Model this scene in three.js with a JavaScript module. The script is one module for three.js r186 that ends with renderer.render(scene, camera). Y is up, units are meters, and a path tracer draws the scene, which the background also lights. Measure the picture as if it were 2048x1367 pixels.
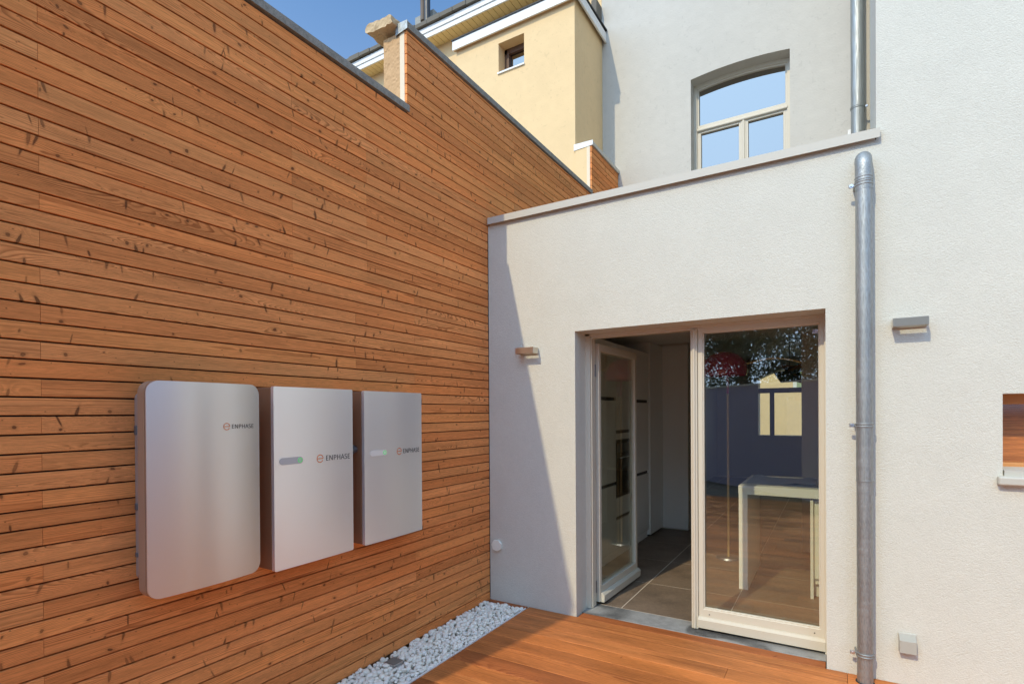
import * as THREE from 'three';
import { mergeGeometries, toCreasedNormals, mergeVertices } from 'three/addons/utils/BufferGeometryUtils.js';
import { RoundedBoxGeometry } from 'three/addons/geometries/RoundedBoxGeometry.js';
import { FontLoader } from 'three/addons/loaders/FontLoader.js';
import { TextGeometry } from 'three/addons/geometries/TextGeometry.js';

// ------------------------------------------------------------------ camera, sky, sun, exposure
const scene = new THREE.Scene();
const FOCAL = 1072.6, PPY = 830.84;                       // pixels of a 2048 x 1367 frame, lens shifted up
const camera = new THREE.PerspectiveCamera(2 * Math.atan(PPY / FOCAL) * 180 / Math.PI, 2048 / (2 * PPY), 0.05, 400);
camera.position.set(2.55719, 1.60259, 3.86554);
camera.rotation.set(-0.00481, 0.54155, -0.00636, 'YXZ');
camera.setViewOffset(2048, 2 * PPY, 0, 0, 2048, 1367);
camera.updateProjectionMatrix();
const renderer = new THREE.WebGLRenderer({ antialias: true });
renderer.toneMapping = THREE.LinearToneMapping;
renderer.toneMappingExposure = 1.3;
renderer.shadowMap.enabled = true;

const SUN = new THREE.Vector3(-0.19, 0.9, 1).normalize();
{ // clear sky: deep blue overhead, paler towards the horizon and around the sun
  const W = 512, H = 256, d = new Float32Array(W * H * 4), v = new THREE.Vector3();
  const zen = [0.02, 0.15, 0.41], hor = [0.8, 1.03, 1.4], gnd = [0.3, 0.29, 0.27];
  for (let j = 0; j < H; j++) for (let i = 0; i < W; i++) {
    const lat = ((j + 0.5) / H - 0.5) * Math.PI, lon = ((i + 0.5) / W - 0.5) * 2 * Math.PI;
    v.set(Math.cos(lat) * Math.cos(lon), Math.sin(lat), Math.cos(lat) * Math.sin(lon));
    const k = (j * W + i) * 4, y = Math.max(v.y, 0), c = Math.max(0, v.dot(SUN));
    const h = Math.pow(1 - y, 2.1), glow = 1.65 * Math.pow(c, 2) + 0.6 * Math.pow(c, 9);
    for (let q = 0; q < 3; q++) {
      let s = zen[q] + (hor[q] - zen[q]) * h + glow * [0.53, 0.77, 1.08][q];
      if (v.y < 0) s = s + (gnd[q] - s) * Math.min(1, -v.y * 12);
      d[k + q] = s * 0.88;
    }
    d[k + 3] = 1;
  }
  const t = new THREE.DataTexture(d, W, H, THREE.RGBAFormat, THREE.FloatType);
  t.mapping = THREE.EquirectangularReflectionMapping; t.magFilter = THREE.LinearFilter; t.minFilter = THREE.LinearFilter; t.needsUpdate = true;
  scene.background = t; scene.environment = t;
}
const sun = new THREE.DirectionalLight(new THREE.Color(1, 0.865, 0.6), 1.92);
sun.position.copy(SUN).multiplyScalar(30); sun.castShadow = true;
sun.shadow.mapSize.set(4096, 4096); sun.shadow.radius = 1.3;
Object.assign(sun.shadow.camera, { left: -12, right: 12, top: 12, bottom: -12, near: 1, far: 80 });
scene.add(sun); scene.add(sun.target);

// ------------------------------------------------------------------ helpers
let seed = 7;
const rnd = () => { seed = (seed + 0x6D2B79F5) | 0; let t = Math.imul(seed ^ (seed >>> 15), 1 | seed); t = (t + Math.imul(t ^ (t >>> 7), 61 | t)) ^ t; return ((t ^ (t >>> 14)) >>> 0) / 4294967296; };
const rr = (a, b) => a + (b - a) * rnd();
const hash = (x, y, s) => { let h = Math.imul(x, 374761393) ^ Math.imul(y, 668265263) ^ Math.imul(s, 974634777); h = Math.imul(h ^ (h >>> 13), 1274126177); return ((h ^ (h >>> 16)) >>> 0) / 4294967296; };
function vnoise(x, y, s, px = 1 << 20, py = 1 << 20) {     // value noise that repeats every px, py cells
  const xi = Math.floor(x), yi = Math.floor(y), fx = x - xi, fy = y - yi, u = fx * fx * (3 - 2 * fx), w = fy * fy * (3 - 2 * fy);
  const m = (a, p) => ((a % p) + p) % p, x0 = m(xi, px), x1 = m(xi + 1, px), y0 = m(yi, py), y1 = m(yi + 1, py);
  return (hash(x0, y0, s) * (1 - u) + hash(x1, y0, s) * u) * (1 - w) + (hash(x0, y1, s) * (1 - u) + hash(x1, y1, s) * u) * w;
}
const sm = (a, b, x) => { const t = Math.min(1, Math.max(0, (x - a) / (b - a))); return t * t * (3 - 2 * t); };
const SR = new Uint8Array(4097); for (let i = 0; i <= 4096; i++) { const l = i / 4096; SR[i] = Math.round(255 * (l <= 0.0031308 ? 12.92 * l : 1.055 * Math.pow(l, 1 / 2.4) - 0.055)); }
const toS = (l) => SR[Math.max(0, Math.min(4096, Math.round(l * 4096)))];
function texture(W, H, data, srgb, sizeX, sizeY) {
  const t = new THREE.DataTexture(data, W, H, THREE.RGBAFormat); t.wrapS = t.wrapT = THREE.RepeatWrapping;
  t.magFilter = THREE.LinearFilter; t.minFilter = THREE.LinearMipmapLinearFilter; t.generateMipmaps = true;
  if (srgb) t.colorSpace = THREE.SRGBColorSpace; if (sizeX) t.repeat.set(1 / sizeX, 1 / (sizeY ?? sizeX)); t.needsUpdate = true; return t;
}
function field(W, H, fn, srgb, sizeX, sizeY) {               // fn(x, y) -> linear colour or one value
  const d = new Uint8Array(W * H * 4);
  for (let y = 0; y < H; y++) for (let x = 0; x < W; x++) {
    const c = fn(x / W, y / H), k = (y * W + x) * 4;
    if (typeof c === 'number') d[k] = d[k + 1] = d[k + 2] = srgb ? toS(c) : Math.max(0, Math.min(255, Math.round(c * 255)));
    else for (let q = 0; q < 3; q++) d[k + q] = srgb ? toS(c[q]) : Math.round(c[q] * 255);
    d[k + 3] = 255;
  }
  return texture(W, H, d, srgb, sizeX, sizeY);
}
const C = (r, g, b) => new THREE.Color().setRGB(r, g, b);
const std = (c, roughness = 0.8, o = {}) => new THREE.MeshStandardMaterial({ color: c, roughness, ...o });
const phys = (c, roughness = 0.5, o = {}) => new THREE.MeshPhysicalMaterial({ color: c, roughness, ...o });

function uvMetres(g) {                                       // uv in metres, from the way each face points
  if (g.index) g = g.toNonIndexed();
  const p = g.attributes.position, uv = new Float32Array(p.count * 2), a = new THREE.Vector3(), b = new THREE.Vector3(), c = new THREE.Vector3();
  for (let i = 0; i < p.count; i += 3) {
    a.fromBufferAttribute(p, i); b.fromBufferAttribute(p, i + 1).sub(a); c.fromBufferAttribute(p, i + 2).sub(a); b.cross(c);
    const x = Math.abs(b.x), y = Math.abs(b.y), z = Math.abs(b.z);
    for (let k = 0; k < 3; k++) {
      const X = p.getX(i + k), Y = p.getY(i + k), Z = p.getZ(i + k);
      const [u, v] = x >= y && x >= z ? [Z, Y] : y >= z ? [X, Z] : [X, Y];
      uv[(i + k) * 2] = u; uv[(i + k) * 2 + 1] = v;
    }
  }
  g.setAttribute('uv', new THREE.BufferAttribute(uv, 2)); return g;
}
const box = (x0, x1, y0, y1, z0, z1) => uvMetres(new THREE.BoxGeometry(x1 - x0, y1 - y0, z1 - z0).translate((x0 + x1) / 2, (y0 + y1) / 2, (z0 + z1) / 2));
const rbox = (x0, x1, y0, y1, z0, z1, r = 0.004, s = 2) => uvMetres(new RoundedBoxGeometry(x1 - x0, y1 - y0, z1 - z0, s, Math.min(r, (x1 - x0) / 2.01, (y1 - y0) / 2.01, (z1 - z0) / 2.01)).translate((x0 + x1) / 2, (y0 + y1) / 2, (z0 + z1) / 2));
const join = (...gs) => mergeGeometries(gs.flat().map((g) => { g = g.index ? g.toNonIndexed() : g; for (const k of Object.keys(g.attributes)) if (!['position', 'normal', 'uv'].includes(k)) g.deleteAttribute(k); return g; }));
const cyl = (r0, r1, h, n, x, y, z, axis = 'y') => { const g = new THREE.CylinderGeometry(r1, r0, h, n); if (axis === 'x') g.rotateZ(-Math.PI / 2); if (axis === 'z') g.rotateX(Math.PI / 2); return g.translate(x, y, z); };
const extrude = (pts, depth, place, holes = [], bevel = 0) => {
  const s = new THREE.Shape(pts.map((p) => new THREE.Vector2(...p)));
  for (const h of holes) s.holes.push(new THREE.Path(h.map((p) => new THREE.Vector2(...p))));
  const g = new THREE.ExtrudeGeometry(s, { depth, bevelEnabled: bevel > 0, bevelSize: bevel, bevelThickness: bevel, bevelOffset: -bevel, bevelSegments: 2, curveSegments: 12 });
  return uvMetres(place ? place(g) : g);
};
const taken = new Map();
const numbered = (n) => { const k = taken.get(n) ?? 0; taken.set(n, k + 1); return k ? n + '_' + String(k).padStart(3, '0') : n; };
const bases = new WeakMap();
function thing(name, label, category, base = [0, 0, 0], group) {
  const o = new THREE.Group(); o.name = numbered(name); o.position.set(...base); bases.set(o, base);
  o.userData = { label, category }; if (group) o.userData.group = group; scene.add(o); return o;
}
function part(parent, name, geo, m, extra) {                 // geometry is given in world places
  const b = bases.get(parent); if (b[0] || b[1] || b[2]) geo = geo.clone().translate(-b[0], -b[1], -b[2]);
  const o = new THREE.Mesh(geo, m); o.name = name; o.castShadow = o.receiveShadow = true; bases.set(o, b); parent.add(o);
  if (extra) Object.assign(o.userData, extra); return o;
}
function structure(name, geo, m, kind = 'structure') {
  const o = geo ? new THREE.Mesh(geo, m) : new THREE.Group(); o.name = numbered(name); o.userData.kind = kind; o.castShadow = o.receiveShadow = true; bases.set(o, [0, 0, 0]); scene.add(o); return o;
}

// ------------------------------------------------------------------ textures and materials
function woodTexture(W, strips, px, lenM, stripM, o) {       // strips of board stacked in v; every strip has its own grain and knots
  const H = strips * px, d = new Uint8Array(W * H * 4);
  for (let s = 0; s < strips; s++) {
    const off = new Float32Array(W * px), dark = new Float32Array(W * px), red = new Float32Array(W * px), sd = 100 + s * 17 + o.seed;
    const knots = [], count = (n) => Math.floor(n * lenM + rnd());
    for (let i = 0; i < count(o.round); i++) knots.push({ u: rnd() * lenM, v: rr(0.1, 0.9) * stripM, a: rr(0.003, 0.011), b: rr(0.003, 0.009), t: rr(-0.5, 0.5), k: rr(0.6, 0.95), push: rr(0.004, 0.01) });
    for (let i = 0; i < count(o.spike); i++) knots.push({ u: rnd() * lenM, v: (rnd() < 0.5 ? rr(0, 0.3) : rr(0.7, 1)) * stripM, a: rr(0.002, 0.007), b: rr(0.01, 0.034), t: rr(-0.45, 0.45), k: rr(0.45, 0.95), push: rr(0.001, 0.004), spike: 1 });
    for (let i = 0; i < count(o.pin); i++) knots.push({ u: rnd() * lenM, v: rr(0.05, 0.95) * stripM, a: rr(0.0014, 0.0028), b: rr(0.0013, 0.0022), t: 0, k: rr(0.5, 0.9), push: 0.0015 });
    for (const n of knots) {
      const ct = Math.cos(n.t), st = Math.sin(n.t), R = 0.07, x0 = Math.floor((n.u - R) / lenM * W), x1 = Math.ceil((n.u + R) / lenM * W);
      for (let xx = x0; xx <= x1; xx++) for (let y = 0; y < px; y++) {
        const x = ((xx % W) + W) % W, du = xx / W * lenM - n.u, dv = y / px * stripM - n.v, a = (du * ct + dv * st) / n.a, b = (-du * st + dv * ct) / n.b;
        const r = Math.sqrt(a * a + b * b) * (0.85 + 0.3 * vnoise(x * 0.35, y * 0.35, sd)), k = y * W + x;
        dark[k] = Math.max(dark[k], n.k * (1 - sm(0.65, 1.15, r)) * (0.75 + 0.25 * sm(0.2, 0.9, r)));
        red[k] = Math.max(red[k], (1 - sm(0.9, n.spike ? 2.2 : 2.8, r)) * 0.6 * n.k);
        off[k] += n.push * Math.sign(dv || 1) * Math.exp(-(du * du) / (2 * (n.a * 3.5) ** 2) - (dv * dv) / (2 * (n.b * 2.2) ** 2));
      }
    }
    const f = rr(...o.rings), lo = rr(0.1, 0.55), vc = rr(-0.2, 1.2) * stripM, flat = rnd() < o.flat, strength = rr(0.5, 1) * o.line;
    for (let y = 0; y < px; y++) for (let x = 0; x < W; x++) {
      const u = x / W * lenM, k = y * W + x, n = (a, b, z) => vnoise(u * a, y / px * b, sd + z, Math.round(lenM * a));
      const v = y / px * stripM + off[k] + (n(2, 1, 1) - 0.5) * 0.012 + (n(6, 3, 2) - 0.5) * 0.003;
      const w = flat ? 0.012 + 0.075 * n(1.25, 1, 3) * n(0.5, 1, 4) * 2 : lo * 0.15 + (n(1, 1, 5) - 0.5) * 0.012;
      const ring = Math.sqrt((v - vc) ** 2 + w * w) * f, fr = ring - Math.floor(ring), late = sm(0.35, 0.88, fr) * (1 - sm(0.93, 1, fr)) * (0.55 + 0.45 * hash(Math.floor(ring), s, 3));
      const fibre = n(30, px / 2.2, 6) - 0.5, patch = n(2.5, 2, 7) - 0.5, fine = n(120, px, 8) - 0.5;
      const L = strength * late, kk = (((s * px + y) * W) + x) * 4, D = dark[k], rd = red[k] + 0.25 * Math.max(0, patch);
      for (let q = 0; q < 3; q++) {
        let c = o.light[q] + (o.late[q] - o.light[q]) * L;
        c *= 1 + o.fibre * fibre + o.patch * patch + 0.1 * fine;
        c += (o.red[q] - c) * Math.min(0.55, rd * 0.7);
        c += (o.knot[q] - c) * D;
        d[kk + q] = toS(Math.max(0, c));
      }
      d[kk + 3] = 255;
    }
  }
  const t = texture(W, H, d, true); t.wrapT = THREE.ClampToEdgeWrapping; return t;
}
const LARCH = { seed: 1, round: 1.6, spike: 2.1, pin: 5.5, rings: [230, 520], flat: 0.42, line: 0.85, fibre: 0.26, patch: 0.3, light: [0.82, 0.318, 0.104], late: [0.37, 0.106, 0.028], red: [0.42, 0.145, 0.048], knot: [0.05, 0.02, 0.01] };
const larchA = woodTexture(2048, 32, 64, 4.2, 0.066, LARCH);
const larchB = woodTexture(2048, 32, 64, 4.2, 0.066, { ...LARCH, seed: 900 });
const deckTex = woodTexture(2048, 12, 128, 4.2, 0.148, { seed: 400, round: 0.06, spike: 0.12, pin: 0.5, rings: [70, 190], flat: 0.8, line: 0.75, fibre: 0.34, patch: 0.55, light: [0.58, 0.205, 0.06], late: [0.31, 0.086, 0.024], red: [0.46, 0.13, 0.035], knot: [0.14, 0.045, 0.016] });
const TONES = [[1, 1, 1], [0.93, 0.89, 0.86], [1.05, 1.05, 1.0], [0.98, 1.03, 1.05], [0.88, 0.84, 0.8], [1.04, 0.96, 0.88], [1.02, 1.06, 1.1]];
const plankMats = [larchA, larchB].map((map) => TONES.map((t) => phys(C(...t), 0.8, { map, specularIntensity: 0.35 })));
const deckMats = [[1, 1, 1], [0.78, 0.7, 0.68], [1.12, 1.18, 1.18], [0.9, 0.85, 0.8], [1.06, 1.0, 0.9], [0.7, 0.62, 0.64]].map((t) => phys(C(...t), 0.55, { map: deckTex, specularIntensity: 0.35 }));

const grainBump = field(1024, 1024, (x, y) => {
  const a = vnoise(x * 340, y * 340, 1, 340, 340), b = vnoise(x * 190, y * 190, 2, 190, 190), c = vnoise(x * 500, y * 500, 3, 500, 500);
  return Math.min(1, Math.max(0, 0.45 * sm(0.2, 0.6, a) + 0.3 * sm(0.15, 0.6, b) + 0.25 * c));
}, false, 1.1);
const grainMap = field(1024, 1024, (x, y) => {
  const a = vnoise(x * 9, y * 9, 11, 9, 9), b = vnoise(x * 40, y * 40, 12, 40, 40), c = vnoise(x * 300, y * 300, 13, 300, 300);
  return 0.93 + 0.03 * (a - 0.5) + 0.025 * (b - 0.5) + 0.1 * (c - 0.5);
}, true, 1.1);
const smoothBump = field(512, 512, (x, y) => 0.6 * vnoise(x * 30, y * 30, 21, 30, 30) + 0.4 * vnoise(x * 120, y * 120, 22, 120, 120), false, 1.7);
const smoothMap = field(512, 512, (x, y) => {
  const fleck = sm(0.86, 0.95, vnoise(x * 60, y * 60, 27, 60, 60));
  return 0.93 + 0.05 * (vnoise(x * 5, y * 5, 23, 5, 5) - 0.5) + 0.04 * (vnoise(x * 25, y * 25, 24, 25, 25) - 0.5) - 0.07 * fleck;
}, true, 1.7);
const M = {
  render: std(C(0.685, 0.668, 0.578), 0.95, { map: grainMap, bumpMap: grainBump, bumpScale: 0.0017 }),
  renderSmooth: std(C(0.6, 0.565, 0.5), 0.95, { map: smoothMap, bumpMap: smoothBump, bumpScale: 0.002 }),
  yellow: std(C(0.85, 0.61, 0.33), 0.95, { map: smoothMap, bumpMap: smoothBump, bumpScale: 0.0015 }),
  coping: std(C(0.54, 0.515, 0.44), 0.5),
  whiteBoard: std(C(0.8, 0.78, 0.74), 0.5),
  soffit: std(C(0.84, 0.64, 0.3), 0.7),
  frame: phys(C(0.64, 0.58, 0.46), 0.42),
  frameGrey: phys(C(0.6, 0.54, 0.43), 0.45),
  seal: std(C(0.02, 0.02, 0.02), 0.6),
  dark: std(C(0.012, 0.01, 0.009), 0.9),
  glass: phys(C(0.97, 0.985, 0.925), 0.0, { transmission: 1, thickness: 0, ior: 2.1 }),
  clear: phys(C(0.96, 0.97, 0.95), 0.0, { transmission: 1, thickness: 0, ior: 1.5 }),
  coated: phys(C(0.315, 0.305, 0.285), 0.02, { metalness: 1 }),
  white: std(C(0.84, 0.82, 0.77), 0.6),
  cabinet: phys(C(0.86, 0.84, 0.78), 0.25),
  plaster: std(C(0.7, 0.66, 0.58), 0.9),
  lamp: std(C(0.62, 0.57, 0.49), 0.28, { metalness: 0.88 }),
  pine: std(C(0.78, 0.64, 0.46), 0.75),
  tan: std(C(0.62, 0.38, 0.19), 0.95, { map: smoothMap, bumpMap: smoothBump, bumpScale: 0.012 }),
  ledOn: std(C(0.1, 0.5, 0.15), 0.4, { emissive: C(0.14, 0.7, 0.2), emissiveIntensity: 0.35 }),
  ink: std(C(0.035, 0.037, 0.042), 0.5), orange: std(C(0.72, 0.2, 0.035), 0.5),
};
const zincMap = field(512, 512, (x, y) => {
  const a = vnoise(x * 22, y * 22, 31, 22, 22), b = vnoise(x * 60, y * 60, 32, 60, 60), c = vnoise(x * 8, y * 4, 33, 8, 4);
  const v = 0.62 + 0.16 * (Math.floor(a * 5) / 5 - 0.4) + 0.08 * (b - 0.5) + 0.14 * (c - 0.5); return [v * 0.97, v, v];
}, true, 0.3);
const zincRough = field(256, 256, (x, y) => 0.42 + 0.33 * vnoise(x * 26, y * 26, 34, 26, 26), false, 0.3);
M.zinc = std(C(0.64, 0.645, 0.63), 1, { map: zincMap, roughnessMap: zincRough, metalness: 0.85 });
M.zincDark = std(C(0.34, 0.325, 0.285), 0.6, { map: field(256, 256, (x, y) => { const a = vnoise(x * 90, y * 90, 41, 90, 90), b = vnoise(x * 12, y * 12, 42, 12, 12); return 0.72 + 0.4 * (a - 0.5) + 0.25 * (b - 0.5); }, true, 0.25) });
M.steel = phys(C(0.7, 0.71, 0.74), 0.31, { metalness: 0.9, anisotropy: 0.75, anisotropyRotation: Math.PI / 2 });
M.satin = phys(C(0.93, 0.94, 0.94), 0.3, { metalness: 0.6, anisotropy: 0.7, anisotropyRotation: Math.PI / 2 });
M.woodReflectBody = phys(C(0.34, 0.18, 0.1), 0.5, { metalness: 0.2 });  // brown of the mirrored timber wall, put into the housing colour
M.steelBody = phys(C(0.5, 0.49, 0.48), 0.42, { metalness: 0.75 });
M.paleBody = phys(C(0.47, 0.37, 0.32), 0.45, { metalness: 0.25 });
M.steelDark = phys(C(0.22, 0.23, 0.25), 0.4, { metalness: 0.7 });
const tileMap = field(512, 512, (x, y) => {
  const a = vnoise(x * 6, y * 6, 51, 6, 6), b = vnoise(x * 30, y * 30, 52, 30, 30), c = vnoise(x * 170, y * 170, 53, 170, 170), fl = sm(0.8, 0.95, vnoise(x * 200, y * 200, 54, 200, 200));
  const v = 0.135 + 0.06 * (a - 0.5) + 0.03 * (b - 0.5) + 0.03 * (c - 0.5) + 0.1 * fl; return [v * 1.4, v, v * 0.68];
}, true, 0.8);
M.tile = phys(C(1, 1, 1), 0.5, { map: tileMap });
M.grout = std(C(0.72, 0.62, 0.5), 0.9);
M.bluestone = std(C(1, 1, 1), 0.7, { map: field(512, 128, (x, y) => {
  const a = vnoise(x * 8, y * 2, 61, 8, 2), b = vnoise(x * 40, y * 10, 62, 40, 10), c = vnoise(x * 240, y * 60, 63, 240, 60), scr = sm(0.9, 0.97, vnoise(x * 120 + y * 90, y * 60, 64));
  const wet = sm(0.45, 0.62, a); const v = 0.3 - 0.2 * wet + 0.08 * (b - 0.5) + 0.06 * (c - 0.5) + 0.2 * scr * wet; return [v, v * 0.98, v * 0.92];
}, true, 1.7, 0.4) });

// ------------------------------------------------------------------ the ground, the deck and the pebbles
structure('ground', new THREE.PlaneGeometry(400, 400).rotateX(-Math.PI / 2).translate(0, -0.16, 0), std(C(0.2, 0.17, 0.13), 1));

// One board: its section is (a across the face, b out of the face); length l; the texture runs along it.
function boardGeo(wid, th, len, ch, strip, strips, u0, lenM = 4.2, flip = false) {
  const pr = [[0, -th], [0, -ch * 0.7], [ch * 0.7, 0], [wid - ch, 0], [wid, -ch], [wid, -th]], pos = [], uv = [], idx = [];
  const V = (a) => (strip + 0.03 + 0.94 * (flip ? 1 - a / wid : a / wid)) / strips;
  for (let i = 0; i < 6; i++) {
    const [a, b] = pr[i], [c, d] = pr[(i + 1) % 6], k = pos.length / 3;
    pos.push(a, b, 0, c, d, 0, c, d, len, a, b, len); const e = i === 5 ? 0 : c;
    uv.push(u0, V(a), u0, V(e), u0 + len / lenM, V(e), u0 + len / lenM, V(a)); idx.push(k, k + 1, k + 2, k, k + 2, k + 3);
  }
  for (const z of [0, len]) { const k = pos.length / 3; for (const [a, b] of pr) { pos.push(a, b, z); uv.push(u0 + z / lenM + b / lenM, V(a)); } for (let i = 1; i < 5; i++) z ? idx.push(k, k + i, k + i + 1) : idx.push(k, k + i + 1, k + i); }
  const g = new THREE.BufferGeometry(); g.setAttribute('position', new THREE.Float32BufferAttribute(pos, 3)); g.setAttribute('uv', new THREE.Float32BufferAttribute(uv, 2)); g.setIndex(idx);
  const f = g.toNonIndexed(); f.computeVertexNormals(); return f;
}
const deck = structure('deck');
{
  const M4 = new THREE.Matrix4();
  const put = (x0, x1, z0, z1) => {                         // local: x across -> -z... length along +x, face up
    const g = boardGeo(z1 - z0, 0.025, x1 - x0, 0.002, Math.floor(rnd() * 12), 12, rnd(), 4.2, rnd() < 0.5);
    M4.makeBasis(new THREE.Vector3(0, 0, 1), new THREE.Vector3(0, 1, 0), new THREE.Vector3(1, 0, 0)).setPosition(x0, 0, z0);
    g.applyMatrix4(M4);                                     // the mirrored basis turns the faces outwards
    g.computeVertexNormals();
    part(deck, 'deck_board', g, deckMats[Math.floor(rnd() * deckMats.length)]);
  };
  put(0.003, 0.372, 0.004, 0.05);
  put(0.826, 2.505, -0.098, 0.0);
  let row = 0;
  for (let z = 0.004; z < 6.3; z += 0.1515, row++) {
    const z1 = z + 0.149, cuts = [0.39]; let x = [2.62, 3.3, 1.95, 4.1, 3.0, 2.3][row % 6] + (row > 1 ? rr(-0.25, 0.25) : 0);
    if (z > 1.2) x = rr(1.8, 4);
    while (x < 6.9) { cuts.push(x); x += rr(2.4, 3.4); }
    cuts.push(7.2);
    for (let i = 0; i + 1 < cuts.length; i++) put(cuts[i] + (i ? 0.0012 : 0), cuts[i + 1] - 0.0012, z, z1);
  }
  part(deck, 'joist_bed', box(0.4, 7.2, -0.16, -0.05, 0.005, 6.3), M.dark);
  part(deck, 'edge_strip', box(0.378, 0.388, -0.1, 0.006, 0.052, 6.3), std(C(0.85, 0.85, 0.82), 0.5));
}
{
  const g = new THREE.IcosahedronGeometry(1, 3), p = g.attributes.position, v = new THREE.Vector3();
  for (let i = 0; i < p.count; i++) { v.fromBufferAttribute(p, i); const k = 1 + 0.16 * Math.sin(2.1 * v.x + 1.3) * Math.cos(1.7 * v.z) + 0.1 * Math.sin(3.3 * v.y + v.x * 2); p.setXYZ(i, v.x * k, v.y * k * 0.96, v.z * k); }
  const sg = mergeVertices((g.deleteAttribute('normal'), g.deleteAttribute('uv'), g)); sg.computeVertexNormals();
  const spots = [];
  for (let layer = 0; layer < 2; layer++) for (let tries = 0, grid = new Map(); tries < (layer ? 26000 : 9000); tries++) {
    const r = layer ? rr(0.0125, 0.024) * (rnd() < 0.3 ? 0.75 : 1) : rr(0.016, 0.022), x = rr(0.012, 0.362), z = rr(0.065, 4.1); let ok = true;
    if (layer && x > 0.05 && x < 0.178 && z > 1.24 && z < 1.366) continue;
    const ci = Math.floor(x / 0.05), cj = Math.floor(z / 0.05);
    for (let a = -1; a <= 1 && ok; a++) for (let b = -1; b <= 1 && ok; b++) for (const q of grid.get((ci + a) * 1000 + cj + b) ?? []) if (Math.hypot(q[0] - x, q[1] - z) < (q[2] + r) * 0.84) { ok = false; break; }
    if (!ok) continue;
    const key = ci * 1000 + cj; if (!grid.has(key)) grid.set(key, []); grid.get(key).push([x, z, r]); spots.push([x, layer ? rr(-0.014, 0.002) : -0.034, z, r]);
  }
  const peb = new THREE.InstancedMesh(sg, std(C(0.98, 0.92, 0.81), 0.75), spots.length), q = new THREE.Quaternion(), e = new THREE.Euler(), m = new THREE.Matrix4();
  spots.forEach(([x, y, z, r], i) => {
    e.set(rr(-0.5, 0.5), rr(0, 6.3), rr(-0.5, 0.5)); q.setFromEuler(e);
    m.compose(new THREE.Vector3(x, y, z), q, new THREE.Vector3(r * rr(1, 1.35), r * rr(0.72, 0.95), r * rr(0.85, 1.05))); peb.setMatrixAt(i, m);
    const t = rr(0.84, 1.0); peb.setColorAt(i, C(t, t * rr(0.985, 1), t * rr(0.95, 1)));
  });
  peb.name = 'pebble_bed'; peb.castShadow = peb.receiveShadow = true; scene.add(peb);
  peb.userData = { kind: 'stuff', label: 'white rounded pebbles filling the strip between timber wall and deck', category: 'pebbles' };
  structure('gravel_bed', box(-0.02, 0.377, -0.15, -0.04, 0.052, 4.3), std(C(0.1, 0.1, 0.09), 1));
}

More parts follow.
